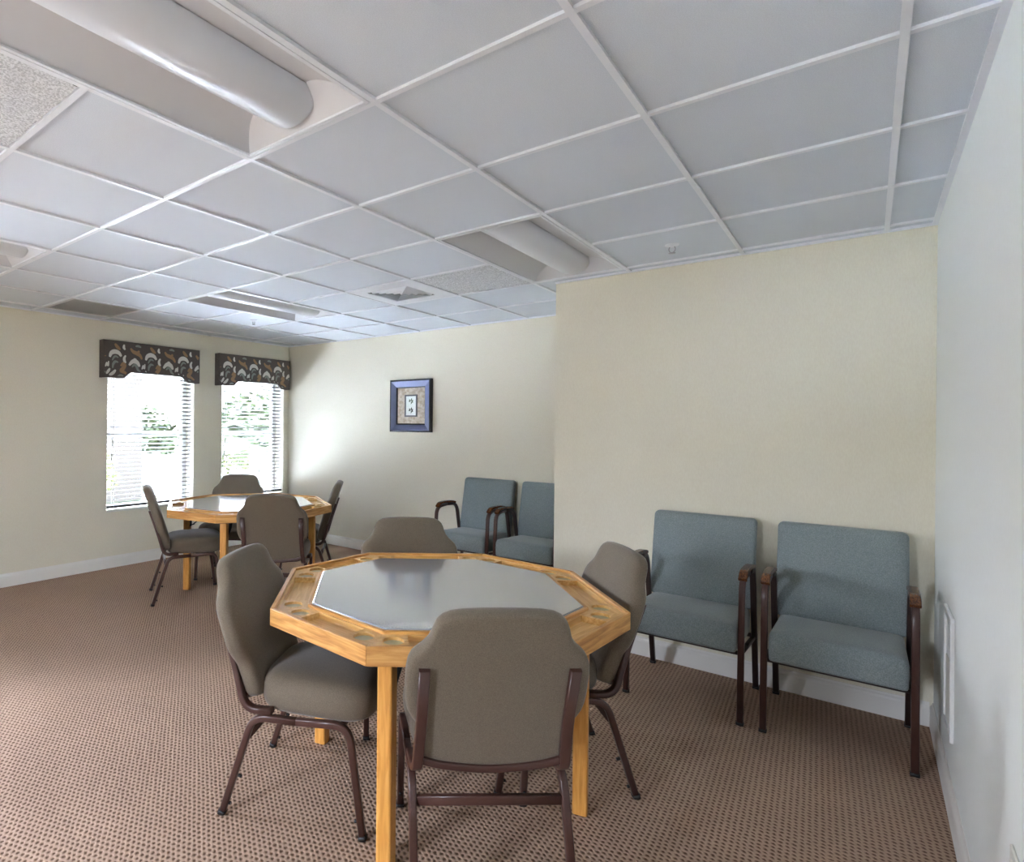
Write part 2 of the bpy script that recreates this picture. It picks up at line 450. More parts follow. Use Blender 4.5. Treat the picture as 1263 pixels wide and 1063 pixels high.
def return_grille():
    root = empty('return_grille', (GX(-8) + .305, GY(1) + .305, H + .001))
    b = MB(); o = .292
    for x0, x1, y0, y1 in ((-o, o, -o, -.27), (-o, o, .27, o), (-o, -.27, -.27, .27), (.27, o, -.27, .27)): b.box(x0, x1, y0, y1, 0, .008)
    b.obj('frame', M['grille'], root)
    r = MB()
    for k in range(27):
        y = -.265 + k * .0204
        r.add([(-.27, y, 0), (.27, y, 0), (.27, y + .012, .016), (-.27, y + .012, .016), (-.27, y, .0015), (.27, y, .0015), (.27, y + .012, .0175), (-.27, y + .012, .0175)],
              [(0, 1, 2, 3), (7, 6, 5, 4), (0, 4, 5, 1), (3, 2, 6, 7)])
    r.obj('louvre', M['grille'], root)
    boxo('filter', (-.28, .28, -.28, .28, .024, .028), M['filter'], root)
    tag(root, 'grey-brown return air grille in the ceiling by the window wall', 'air grille')
return_grille()

def rough_tile(i, j, label, tilt):
    b = MB(); n = 40; s = .292
    rnd = random.Random(i * 31 + j)
    hgt = [[rnd.uniform(-.0035, .0035) for _ in range(n + 1)] for _ in range(n + 1)]
    v = [(-s + 2 * s * a / n, -s + 2 * s * c / n, hgt[a][c] - .002) for a in range(n + 1) for c in range(n + 1)]
    b.add(v, [(a * (n + 1) + c, a * (n + 1) + c + 1, (a + 1) * (n + 1) + c + 1, (a + 1) * (n + 1) + c) for a in range(n) for c in range(n)], 0, True)
    b.add([(-s, -s, .018), (s, -s, .018), (s, s, .018), (-s, s, .018)], [(0, 1, 2, 3)])
    o = b.obj('ceiling_tile', M['tile_rough'], None, 0, 2, (GX(i) + .300, GY(j) + .305, H + .008))
    o.rotation_euler = tilt
    tag(o, label, 'ceiling tile', 'coarse replacement ceiling tiles')
rough_tile(-3, 3, 'coarse crumbly ceiling tile between the air vent and a troffer', (0, .008, .012))
rough_tile(-3, -2, 'coarse speckled ceiling tile beside the largest-looking troffer', (0, 0, 0))

def sprinkler(x, y, label):
    root = empty('sprinkler_head', (x, y, H + .009))
    b = MB()
    prof = [(.0, -.001), (.036, -.001), (.036, .002), (.03, .005), (.016, .009), (.012, .012), (0, .012)]
    n = 20
    def lathe(prof, bb):
        v = [(r * cos(2 * pi * k / n), r * sin(2 * pi * k / n), -z) for r, z in prof for k in range(n)]
        bb.add(v, [(a * n + k, a * n + (k + 1) % n, (a + 1) * n + (k + 1) % n, (a + 1) * n + k) for a in range(len(prof) - 1) for k in range(n)], 0, True)
    lathe(prof, b); b.obj('escutcheon', M['bar'], root)
    f = MB()
    for s in (-1, 1):
        f.tube(smooth_path([(s * .011, 0, -.01), (s * .016, 0, -.022), (s * .012, 0, -.036), (0, 0, -.045)]), circ(.003, 6), (0, 1, 0))
    f.obj('yoke', plain_steel, root)
    d = MB(); lathe([(0, .044), (.017, .044), (.018, .046), (0, .047)], d); d.obj('deflector', plain_steel, root)
    tag(root, label, 'sprinkler', 'fire sprinkler heads')
plain_steel = plain('brushed_steel', rgb(170, 172, 176), .3, .8)
sprinkler(-.821, 3.494, 'fire sprinkler head in the ceiling near the cream jutting wall')
sprinkler(-4.496, 3.537, 'fire sprinkler head in the ceiling beside the far troffer over the window table')

# ------------------------------------------------------------------ windows
def window(name, y0, y1, label, WZ0=WZ0, WZ1=WZ1, glass='glass_dimmed'):
    root = empty(name, (XL - .19, (y0 + y1) / 2, WZ0)); structure(root, label, 'window')
    w = (y1 - y0) / 2; h = WZ1 - WZ0; f = .045
    b = MB()
    for a0, a1, z0, z1 in ((-w, w, 0, f), (-w, w, h - f, h), (-w, -w + f, f, h - f), (w - f, w, f, h - f)): b.box(-.03, .03, a0, a1, z0, z1)
    b.obj('window_frame', M['trim_white'], root, .003, 1)
    boxo('meeting_rail', (-.02, .02, -w + f, w - f, h * .5 - .02, h * .5 + .02), M['trim_white'], root)
    boxo('glass_pane', (-.003, .003, -w + f, w - f, f, h - f), M[glass], root)
    return root
window('window_1', *W1, 'white framed window under the patterned valance farther from the room corner')
window('window_2', *W2, 'white framed window looking out on palm fronds beside the room corner')
window('fill_window', -1.6, -.4, 'unseen window added to the left wall for fill light', .9, 2.05, 'glass')  # out-of-frame window, added to brighten the room
for n, (y0, y1), lb in (('sill_1', W1, 'pale window sill under the blind farther from the corner'), ('sill_2', W2, 'pale window sill beside the room corner')):
    b = MB(); b.box(XL - .16, XL + .012, y0 + .001, y1 - .001, WZ0 - .0, WZ0 + .018)
    structure(b.obj('trim_' + n[-1], M['base_white'], None, .003, 1), lb, 'window sill')

def blind():
    w = .478; pitch = .0425; root = empty('window_blind', (XL - .05, 0, WZ0 + .02))
    b = MB(); z = .055; tilt = radians(14)
    top = WZ1 - WZ0 - .02 - .06
    while z < top - .02:
        pts = []
        for k in range(5):
            u = -.025 + .0125 * k
            pts.append((u * cos(tilt), z + u * sin(tilt) - .06 * u * u / .025))
        v = [(x, -w, zz) for x, zz in pts] + [(x, w, zz) for x, zz in pts] + [(x, -w, zz - .003) for x, zz in pts] + [(x, w, zz - .003) for x, zz in pts]
        fs = []
        for k in range(4):
            fs += [(k, k + 1, 6 + k, 5 + k), (10 + k, 15 + k, 16 + k, 11 + k), (k, 10 + k, 11 + k, k + 1), (5 + k, 6 + k, 16 + k, 15 + k)]
        fs += [(0, 5, 15, 10), (4, 14, 19, 9)]
        b.add(v, fs); z += pitch
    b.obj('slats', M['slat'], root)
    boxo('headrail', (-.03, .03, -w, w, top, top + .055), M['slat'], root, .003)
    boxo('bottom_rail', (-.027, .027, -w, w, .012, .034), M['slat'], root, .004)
    for y in (-.40, .36):
        for x in (-.027, .027):
            c = MB(); c.tube([(x, y, .02), (x, y, top)], circ(.0022, 6), (0, 1, 0)); c.obj('ladder_cord', M['cord'], root)
    for y, zz in ((-.42, .66), (-.43, .52), (.43, .56)):
        c = MB(); c.tube([(.034, y, zz + .03), (.034, y, top)], circ(.0016, 6), (0, 1, 0)); co = c.obj('pull_cord', M['cord'], root)
        t = MB(); t.tube([(.034, y, zz - .028), (.034, y, zz - .02), (.034, y, zz + .015), (.034, y, zz + .032)], circ(.008, 8), (0, 1, 0))
        t.obj('tassel', M['grille'], co)
    return root
bl = blind(); bl.location.y = sum(W1) / 2
tag(bl, 'white slatted blind in the window farther from the room corner', 'window blind', 'white window blinds')
b2 = copy_tree(bl); b2.location.y = sum(W2) / 2; b2.scale.y = .97
tag(b2, 'white slatted blind with green palms behind it beside the room corner', 'window blind', 'white window blinds')

def valance():
    root = empty('window_valance', (XL, 0, 0))
    w, zt, ze, zc, d = .532, 2.232, 1.868, 1.932, .085
    def arcs(poly): return poly
    bot = [(-w, ze), (-.345, ze), (-.325, ze + .004), (-.285, ze + .04), (-.262, zc - .004), (-.235, zc), (.30, zc), (.325, zc - .006), (.35, zc - .028), (.375, ze + .012), (.40, ze), (w, ze)]
    poly = bot + [(w, zt), (-w, zt)]
    b = MB()
    n = len(poly)
    v = [(d, y, z) for y, z in poly] + [(d - .022, y, z) for y, z in poly]
    b.add(v, [tuple(range(n)), tuple(reversed(range(n, 2 * n)))] + [(i, (i + 1) % n, n + (i + 1) % n, n + i) for i in range(n)])
    b.box(.001, d - .022, -w, -w + .022, ze, zt); b.box(.001, d - .022, w - .022, w, ze, zt); b.box(.001, d - .022, -w + .022, w - .022, zt - .02, zt)
    e = d + .0012
    def inside(y, z):
        lim = ze if (y < -.34 or y > .40) else zc
        if -.345 <= y <= -.262: lim = max(ze, ze + (y + .345) / .083 * .064)
        if .325 <= y <= .40: lim = zc - (y - .325) / .075 * .064
        return -w + .008 < y < w - .008 and lim + .006 < z < zt - .008
    def stroke(pts, wid, mi):
        wid *= 1.3
        """tapered brush stroke as a flat print"""
        P = smooth_path([(0, p[0], p[1]) for p in pts], 5); m = len(P); L_, R_ = [], []
        for i, p in enumerate(P):
            t = (P[min(i + 1, m - 1)] - P[max(i - 1, 0)]).normalized(); nn = Vector((0, -t.z, t.y))
            q = i / (m - 1); ww = wid * (.25 + .75 * sin(pi * min(1, max(0, q * .86 + .07))))
            L_.append(p + nn * ww / 2); R_.append(p - nn * ww / 2)
        for i in range(m - 1):
            quad = [L_[i], L_[i + 1], R_[i + 1], R_[i]]
            if all(inside(p.y, p.z) for p in quad):
                b.add([(e, p.y, p.z) for p in quad], [(0, 1, 2, 3)], mi)
    rep = .372
    for k in range(-2, 3):
        y0 = -.47 + rep * k + .372; 
        def S(pts, wid, mi): stroke([(y0 + a, zt - c) for a, c in pts], wid, mi)
        S([(.0, .165), (.015, .125), (.05, .108), (.09, .118), (.115, .15)], .034, 1)           # white arch
        S([(.025, .195), (.04, .165), (.06, .152), (.085, .165)], .016, 3)
        S([(.195, .23), (.225, .195), (.255, .185), (.285, .2), (.305, .235)], .034, 1)         # second white arch
        S([(.252, .195), (.258, .155)], .03, 1)
        S([(.225, .245), (.25, .222), (.27, .23), (.29, .27), (.315, .285)], .022, 3)
        S([(.16, .135), (.145, .165), (.15, .195), (.165, .205)], .022, 1)                      # comma
        S([(.11, .245), (.135, .215), (.15, .235), (.135, .265), (.115, .29), (.15, .305), (.19, .33)], .03, 2)   # tan scroll
        S([(.21, .06), (.235, .09), (.275, .105), (.31, .125), (.33, .16)], .03, 2)            # tan branch
        S([(.30, .075), (.285, .1), (.26, .115)], .024, 2)
        S([(.05, .03), (.075, .06), (.105, .085)], .026, 2)
        S([(.145, .03), (.14, .06), (.155, .08)], .02, 1)
        S([(.26, .035), (.29, .03), (.32, .04)], .018, 3)
        S([(.03, .27), (.035, .23), (.055, .205), (.085, .21)], .02, 3)
        S([(.33, .26), (.345, .225), (.355, .25), (.362, .205)], .018, 1)
        S([(-.005, .34), (.03, .32), (.06, .285)], .024, 1)
        S([(.27, .31), (.30, .318), (.335, .31)], .018, 3)
        S([(.34, .33), (.36, .30), (.375, .275)], .02, 1)
        S([(.08, .345), (.11, .335), (.15, .345)], .016, 3)
    b.obj('cornice_board', [M['val'], M['val_white'], M['val_tan'], M['val_sage']], root)
    return root
va = valance(); va.location.y = 3.121
tag(va, 'brown scroll-print valance over the window farther from the room corner', 'window valance', 'patterned window valances')
v2 = copy_tree(va); v2.location.y = 4.438
tag(v2, 'brown scroll-print valance touching the room corner', 'window valance', 'patterned window valances')

# ------------------------------------------------------------------ picture on the far wall
def picture():
    root = empty('framed_picture', (-3.698, YF, 1.64)); w, h = .268, .28
    b = MB()
    def ring(o_w, o_h, i_w, i_h, y_o, y_i, mi):
        v = []
        for ww, hh, y in ((o_w, o_h, y_o), (i_w, i_h, y_i)): v += [(-ww, y, -hh), (ww, y, -hh), (ww, y, hh), (-ww, y, hh)]
        b.add(v, [(k, (k + 1) % 4, 4 + (k + 1) % 4, 4 + k) for k in range(4)], mi)
    ring(w, h, w, h, 0, -.042, 0); ring(w, h, w - .018, h - .018, -.042, -.046, 0); ring(w - .018, h - .018, w - .078, h - .078, -.046, -.03, 1); ring(w - .078, h - .078, w - .09, h - .09, -.03, -.018, 0)
    b.obj('frame', [M['frame_dark'], M['frame_bevel']], root)
    boxo('mat_board', (-w + .085, w - .085, -.018, -.004, -h + .085, h - .085), M['mat_tan'], root)
    fb = MB()
    a, c = .082, .118
    for x0, x1, z0, z1 in ((-a, a, -c, -c + .016), (-a, a, c - .016, c), (-a, -a + .016, -c + .016, c - .016), (a - .016, a, -c + .016, c - .016)): fb.box(x0, x1, -.024, -.018, z0, z1)
    fb.obj('fillet', M['mat_slate'], root)
    s = MB(); s.box(-a + .016, a - .016, -.0195, -.018, -c + .016, c - .016, 0)
    def leaf(x, z, ang, l, wd, mi):
        pts = []
        for k in range(9):
            t = k / 8; pts.append((t * l, wd * sin(pi * t)))
        for k in range(7, 0, -1): pts.append((k / 8 * l, -wd * sin(pi * k / 8)))
        s.add([(x + u * cos(ang) - q * sin(ang), -.0200, z + u * sin(ang) + q * cos(ang)) for u, q in pts], [tuple(range(len(pts)))], mi)
    for zc, mi in ((.045, 1), (-.052, 2)):
        for ang, l in ((.5, .03), (1.3, .034), (2.3, .03), (3.0, .026), (-.3, .026), (-1.2, .022)):
            leaf(.0 + .006 * cos(ang), zc + .004 * sin(ang), ang, l, .0075, mi)
        s.add([(-.003, -.0200, zc - .034), (.0, -.0200, zc - .034), (.003, -.0200, zc), (.0, -.0200, zc)], [(0, 1, 2, 3)], mi)
    s.obj('print', [M['paper'], M['ink'], M['ink_dark']], root)
    tag(root, 'small dark framed botanical print hanging on the far cream wall', 'picture')
picture()

# ------------------------------------------------------------------ stacking chair
def stacking_chair():
    root = empty('stacking_chair')
    sq = rrect(.0125, .0125, .006, 3)
    hw_ = .232
    for s in (-1, 1):
        x = s * hw_
        rear = fillet([(x, 0, .008), (x, .118, .372), (x, .285, .374)], .055, 8)
        b = MB(); b.tube(rear, sq, (1, 0, 0)); r = b.obj('leg', M['brown_metal'], root)
        g = MB(); g.tube([(x, -.003, 0), (x, .002, .016)], rrect(.0145, .0145, .007, 3), (1, 0, 0)); g.obj('foot_glide', M['glide'], r)
        for yy, zz in ((.062, .150), (.020, .045)):
            k = MB(); k.tube([(x, yy, zz), (x, yy + .013, zz - .003)], circ(.006, 8), (1, 0, 0)); k.obj('stacking_bumper', M['glide'], r)
        front = fillet([(x, .285, .374), (x, .478, .384), (x, .531, .008)], .06, 8)
        b = MB(); b.tube(front, sq, (1, 0, 0)); f = b.obj('leg', M['brown_metal'], root)
        g = MB(); g.tube([(x, .529, .016), (x, .533, 0)], rrect(.0145, .0145, .007, 3), (1, 0, 0)); g.obj('foot_glide', M['glide'], f)
        k = MB(); k.tube([(x, .515, .06), (x, .502, .058)], circ(.006, 8), (1, 0, 0)); k.obj('stacking_bumper', M['glide'], f)
        xu = s * .214
        up = fillet([(s * .226, .19, .398), (s * .222, .082, .390), (xu, .034, .56), (xu, -.028, .745)], [.07, .05], 8)
        b = MB(); b.tube(up, rrect(.016, .011, .005, 3), (1, 0, 0)); b.obj('back_upright', M['brown_metal'], root)
    b = MB(); b.tube([(-hw_ + .01, .098, .300), (hw_ - .01, .098, .300)], rrect(.015, .009, .004, 3), (0, 0, 1)); b.obj('stretcher', M['brown_metal'], root)
    b = MB(); b.tube([(-hw_ + .01, .45, .372), (hw_ - .01, .45, .372)], rrect(.010, .009, .004, 3), (0, 0, 1)); b.obj('stretcher', M['brown_metal'], root)
    # curved rail under the back
    b = MB(); b.tube(smooth_path([(-.212, .074, .436), (-.14, .080, .416), (0, .084, .403), (.14, .080, .416), (.212, .074, .436)]), rrect(.011, .010, .004, 3), (0, 0, 1)); b.obj('back_rail', M['brown_metal'], root)
    # seat
    ol = []
    n = 64
    for k in range(n):
        t = 2 * pi * k / n; e = 2 / 4.2
        u = math.copysign(abs(cos(t)) ** e, cos(t)); v = math.copysign(abs(sin(t)) ** e, sin(t))
        y = .335 + v * .225
        wd = .212 + .026 * (v + 1) / 2
        ol.append((u * wd, y))
    def seat_fn(u, v, h):
        return (u, v, .388 + h - .010 * max(0, (v - .46) / .10) ** 2 * (h > .06) + .008 * (h > .06) * 0)
    b = MB(); b.cushion(ol, [(.90, 0), (.955, .002), (.985, .012), (1.01, .035), (1.02, .06), (1.01, .082), (.98, .100), (.93, .113), (.84, .123), (.68, .132), (.45, .138), (.2, .140)], seat_fn)
    b.obj('seat', M['fabric_taupe'], root)
    # backrest
    half = [(0, .920), (.06, .9195), (.11, .917), (.145, .912), (.167, .902), (.181, .888), (.189, .87), (.195, .85), (.204, .83), (.219, .812), (.236, .797), (.250, .782), (.259, .762), (.263, .735),
            (.264, .70), (.264, .66), (.262, .63), (.256, .605), (.246, .585), (.234, .568), (.226, .55), (.222, .52), (.219, .48), (.214, .448), (.200, .428), (.165, .417), (.12, .409), (.06, .404), (0, .402)]
    ol = half + [(-x, z) for x, z in reversed(half[1:-1])]
    sl = .33; p0 = .108
    def back_fn(u, z, h):
        y = p0 - (z - .42) * sl - .018 * (u / .26) ** 2 * -1 * 0 + .10 * u * u
        return (u, y + h - .004, z + h * sl)
    b = MB(); b.cushion(ol, [(.90, -.022), (.965, -.021), (.99, -.016), (1, -.004), (1, .012), (.988, .022), (.96, .030), (.90, .037), (.78, .043), (.55, .048), (.25, .050)], back_fn)
    b.obj('backrest', M['fabric_taupe'], root)
    return root

CH = stacking_chair()
chairs = [
    (-1.893, 1.493, 26.5, 'taupe padded chair at the nearer table, shown side-on with its whole seat in view', 'stacking chairs at the nearer game table'),
    (-.799, 1.512, 132, 'taupe padded chair seen square from the back, pushed under the nearer table', 'stacking chairs at the nearer game table'),
    (-.822, 2.570, 220, 'taupe padded chair between the nearer table and the two armchairs on the jutting wall', 'stacking chairs at the nearer game table'),
    (-1.900, 2.568, 311.3, 'taupe padded chair across the nearer table, only its backrest showing', 'stacking chairs at the nearer game table'),
    (-4.436, 2.475, 62.5, 'grey padded chair at the window table, seen side-on before the lowest part of the blind', 'stacking chairs at the window table'),
    (-3.316, 2.792, 129.4, 'grey padded chair at the window table, its back turned square to the room', 'stacking chairs at the window table'),
    (-3.667, 3.812, 219.8, 'grey padded chair at the window table on the side of the framed picture', 'stacking chairs at the window table'),
    (-4.772, 3.584, 306, 'grey padded chair at the window table standing before the palm-view window', 'stacking chairs at the window table'),
]
for n, (x, y, a, lb, gp) in enumerate(chairs):
    c = CH if n == 0 else copy_tree(CH)
    # shift so that the origin is the midpoint between the rear feet
    c.location = (x, y, 0); c.rotation_euler.z = radians(a - 90)
    tag(c, lb, 'chair', gp)

# ------------------------------------------------------------------ game table
def boolean_cut(base, cutters):
    for c in cutters:
        m = base.modifiers.new('cut', 'BOOLEAN'); m.operation = 'DIFFERENCE'; m.solver = 'EXACT'; m.object = c
    dg = bpy.context.evaluated_depsgraph_get()
    me = bpy.data.meshes.new_from_object(base.evaluated_get(dg))
    base.modifiers.clear(); old = base.data; base.data = me; bpy.data.meshes.remove(old)
    for c in cutters:
        d = c.data; bpy.data.objects.remove(c); bpy.data.meshes.remove(d)

def game_table():
    root = empty('game_table'); A, B = .6502, .671; ZT = .764
    def hl(k, e):
        a, b_ = (A, B) if k % 2 == 0 else (B, A)
        return 1.41421356 * (b_ - e) - (a - e)
    def dist(k): return A if k % 2 == 0 else B
    proto = {}
    for k in range(8):
        d = dist(k); rz = radians(45 * k) - pi / 2; par = k % 2
        if par not in proto:
            e0, e1 = 0, .018
            b = MB(); b.prism([(-hl(k, e0) + .0004, d - e0), (-hl(k, e1) + .0004, d - e1), (hl(k, e1) - .0004, d - e1), (hl(k, e0) - .0004, d - e0)], .702, ZT)
            rim = b.obj('rim_board', M['oak'], root, .0025, 2)
            e2 = .131
            b = MB(); b.prism([(-hl(k, e1) + .0004, d - e1), (-hl(k, e2) + .0004, d - e2), (hl(k, e2) - .0004, d - e2), (hl(k, e1) - .0004, d - e1)], .704, .754)
            tray = b.obj('tray', M['oak'], root)
            em = .074; cx = hl(k, em) - .054; px = cx - .048; cut = []
            c = MB(); c.prism([(-px, d - .028), (-px, d - .122), (px, d - .122), (px, d - .028)], .733, .80); cut.append(c.obj('c', M['oak'], None, .004, 2))
            for s in (-1, 1):
                c = MB(); c.prism([(s * cx + .0345 * cos(2 * pi * q / 40), d - em + .0345 * sin(2 * pi * q / 40)) for q in range(40)], .744, .80); cut.append(c.obj('c', M['oak']))
            bpy.context.view_layer.update()
            boolean_cut(tray, cut)
            tray.data.materials.clear(); tray.data.materials.append(M['oak_tray']); tray.data.materials.append(M['cup_felt'])
            for p_ in tray.data.polygons: p_.material_index = 1 if p_.normal.z > .9 and abs(p_.center.z - .744) < .001 else 0
            e3 = .146
            b = MB(); b.prism([(-hl(k, e2) + .0004, d - e2), (-hl(k, e3) + .0004, d - e3), (hl(k, e3) - .0004, d - e3), (hl(k, e2) - .0004, d - e2)], .702, ZT)
            lip = b.obj('inner_edge', M['oak'], root, .002, 1)
            proto[par] = (rim, tray, lip)
            items = proto[par]
        else:
            items = [o.copy() for o in proto[par]]
            for o in items: C.objects.link(o)
        for o in items: o.rotation_euler.z = rz
    def octa(e):
        P = []
        for k in range(8):
            n = radians(45 * k); t = hl(k, e); d = dist(k) - e
            P.append((d * cos(n) - t * sin(n), d * sin(n) + t * cos(n)))
        return P
    b = MB(); b.prism(octa(.1465), .735, ZT + .003); b.obj('playing_surface', M['vinyl'], root, .004, 2)
    b = MB(); b.prism(octa(.06), .690, .7035); b.obj('underframe', M['dark_metal'], root)
    P = octa(0)
    for q in (1, 3, 5, 7):
        px, py = P[q]; ang = math.atan2(py, px); R = .55
        b = MB(); b.prism(rrect(.0265, .0265, .008, 3), .0, .689)
        # chamfered foot
        o = b.obj('leg', M['oak_leg'], root, .004, 2, (R * cos(ang), R * sin(ang), 0), ang)
        m = MB(); m.tube([(R * cos(ang) - .05 * cos(ang), R * sin(ang) - .05 * sin(ang), .560), ((R - .12) * cos(ang), (R - .12) * sin(ang), .62), ((R - .16) * cos(ang), (R - .16) * sin(ang), .687)], rrect(.012, .003, .001, 1), (-sin(ang), cos(ang), 0), 0, False)
        m.tube([((R - .031) * cos(ang), (R - .031) * sin(ang), .545), ((R - .031) * cos(ang), (R - .031) * sin(ang), .685)], rrect(.018, .002, .001, 1), (-sin(ang), cos(ang), 0), 0, False)
        m.tube([((R - .034) * cos(ang), (R - .034) * sin(ang), .560), ((R - .06) * cos(ang), (R - .06) * sin(ang), .562)], rrect(.012, .003, .001, 1), (-sin(ang), cos(ang), 0), 0, False)
        m.obj('leg_bracket', M['black'], root)
    return root
T = game_table(); T.location = (-1.3336, 2.0207, 0); T.rotation_euler.z = -.8686
tag(T, 'oak octagonal game table with charcoal top, standing nearest the jutting cream wall', 'table', 'octagonal game tables')
T2 = copy_tree(T); T2.location = (-3.991, 3.107, 0); T2.rotation_euler.z = 1.003
tag(T2, 'oak octagonal game table with charcoal top, standing beside the two windows', 'table', 'octagonal game tables')

# ------------------------------------------------------------------ armchair (faces -Y, origin at the floor midway between the front feet)
def armchair():
    root = empty('armchair'); prof = rrect(.0135, .0125, .004, 2)
    for s in (-1, 1):
        x = s * .2625
        f = fillet([(x, 0, .008), (x, .035, .688), (x, .20, .700)], .075, 10)
        b = MB(); b.tube(f, prof, (1, 0, 0)); o = b.obj('leg', M['brown_metal'], root)
        g = MB(); g.tube([(x, 0, 0), (x, .001, .014)], rrect(.0155, .0145, .004, 2), (1, 0, 0)); g.obj('foot_glide', M['glide'], o)
        r = fillet([(x, .20, .700), (x, .372, .690), (x, .525, .008)], .075, 10)
        b = MB(); b.tube(r, prof, (1, 0, 0)); o = b.obj('leg', M['dark_metal'], root)
        g = MB(); g.tube([(x, .522, .014), (x, .526, 0)], rrect(.0155, .0145, .004, 2), (1, 0, 0)); g.obj('foot_glide', M['glide'], o)
        a = smooth_path([(x, .045, .690), (x, .075, .714), (x, .12, .722), (x, .20, .722), (x, .28, .717), (x, .335, .706)], 5)
        b = MB(); b.tube(a, rrect(.019, .010, .006, 3), (1, 0, 0)); b.obj('armrest', M['arm_wood'], root)
        b = MB(); b.tube([(x - s * .004, .022, .335), (x - s * .004, .44, .300)], rrect(.010, .010, .003, 2), (1, 0, 0)); b.obj('side_rail', M['dark_metal'], root)
        b = MB(); b.tube(fillet([(s * .20, .36, .335), (s * .20, .425, .335), (s * .20, .515, .80)], .03, 5), rrect(.012, .009, .003, 2), (1, 0, 0)); b.obj('back_upright', M['dark_metal'], root)
    for y in (.06, .40):
        b = MB(); b.tube([(-.255, y, .325), (.255, y, .325)], rrect(.009, .010, .003, 2), (0, 0, 1)); b.obj('cross_rail', M['dark_metal'], root)
    ol = rrect(.243, .235, .022, 5); ol = [(x, y + .222) for x, y in ol]
    def sf(u, v, h): return (u, v, .340 + h - .055 * (v - 0) * (h > .0) * .9)
    b = MB(); b.cushion(ol, [(.94, 0), (.985, .003), (1, .014), (1.006, .06), (1.004, .105), (.99, .124), (.965, .136), (.92, .141), (.7, .147), (.35, .149)], sf)
    b.obj('seat', M['fabric_blue'], root)
    ol = rrect(.260, .240, .026, 5)
    def bf(u, v, h): z = .690 + v; return (u, .452 + (z - .455) * .205 - h * .98 + .02 * (u / .25) ** 2 * 0, z - h * .2 * .0 + .0)
    b = MB(); b.cushion(ol, [(.95, -.030), (.988, -.028), (1, -.018), (1.003, .004), (1, .020), (.985, .030), (.95, .036), (.85, .041), (.6, .045), (.3, .046)], bf)
    b.obj('backrest', M['fabric_blue'], root)
    return root
ac = armchair()
arms = [(-.724, 3.312, 'blue-grey armchair by the jutting wall, partly behind the taupe chair', 'armchairs on the jutting wall'),
        (-.107, 3.312, 'blue-grey armchair standing in the corner of the jutting wall and white wall', 'armchairs on the jutting wall'),
        (-2.728, 4.425, 'blue-grey armchair below the picture wall, showing both its armrests', 'armchairs on the picture wall'),
        (-2.128, 4.425, 'blue-grey armchair on the picture wall, cut off by the jutting wall edge', 'armchairs on the picture wall')]
for n, (x, y, lb, gp) in enumerate(arms):
    c = ac if n == 0 else copy_tree(ac)
    c.location = (x, y, 0); tag(c, lb, 'armchair', gp)

# ------------------------------------------------------------------ right wall fittings
def access_panel():
    root = empty('access_panel', (XR, 3.20, .47)); y0, y1, z0, z1 = -.155, .10, -.20, .265
    b = MB(); f = .022
    for a0, a1, c0, c1 in ((y0, y1, z0, z0 + f), (y0, y1, z1 - f, z1), (y0, y0 + f, z0 + f, z1 - f), (y1 - f, y1, z0 + f, z1 - f)): b.box(-.012, 0, a0, a1, c0, c1)
    b.obj('frame', M['trim_white'], root, .005, 2)
    boxo('upper_door', (-.003, 0, y0 + f, y1 - f, .075, z1 - f), M['trim_white'], root)
    boxo('lower_door', (-.006, 0, y0 + f, y1 - f, z0 + f, .070), M['plate'], root)
    tag(root, 'white rounded access panel low on the white wall above its baseboard', 'wall panel')
access_panel()
def outlet():
    root = empty('wall_outlet', (XR, 1.852, .468))
    b = MB(); b.box(-.006, 0, -.037, .037, -.06, .06); b.obj('cover_plate', M['plate'], root, .003, 2)
    for z in (-.022, .022):
        s = MB(); s.prism_m(rrect(.014, .017, .008, 3), Matrix(((0, 0, -1, 0), (1, 0, 0, 0), (0, 1, 0, z), (0, 0, 0, 1))), .005, .009); r = s.obj('socket', M['plate'], root)
        for y in (-.006, .006):
            k = MB(); k.box(-.0095, -.0088, y - .001, y + .001, z - .002, z + .008); k.obj('slot', M['glide'], r)
    tag(root, 'ivory wall outlet low on the white wall', 'outlet')
outlet()

# ------------------------------------------------------------------ outdoors
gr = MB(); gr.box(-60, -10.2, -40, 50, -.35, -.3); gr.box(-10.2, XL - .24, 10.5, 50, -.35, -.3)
pv = MB(); pv.box(-10.2, XL - .24, -40, 10.5, -.36, -.29)  # unseen pale strip, added to bounce daylight onto the ceiling
structure(pv.obj('path', M['path']), 'unseen pale ground added outside the window wall to bounce light', 'path')
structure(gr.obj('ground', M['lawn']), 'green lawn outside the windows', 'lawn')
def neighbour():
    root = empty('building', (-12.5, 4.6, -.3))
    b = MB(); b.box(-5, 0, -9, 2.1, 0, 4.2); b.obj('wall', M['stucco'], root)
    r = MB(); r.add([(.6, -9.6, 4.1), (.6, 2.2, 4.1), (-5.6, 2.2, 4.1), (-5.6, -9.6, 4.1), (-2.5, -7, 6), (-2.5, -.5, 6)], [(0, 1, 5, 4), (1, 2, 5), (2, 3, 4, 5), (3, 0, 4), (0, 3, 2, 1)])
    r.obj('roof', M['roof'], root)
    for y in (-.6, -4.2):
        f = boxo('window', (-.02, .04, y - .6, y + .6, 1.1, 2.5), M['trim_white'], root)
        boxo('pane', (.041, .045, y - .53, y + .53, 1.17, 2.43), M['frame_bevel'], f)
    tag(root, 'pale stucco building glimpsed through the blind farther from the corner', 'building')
neighbour()

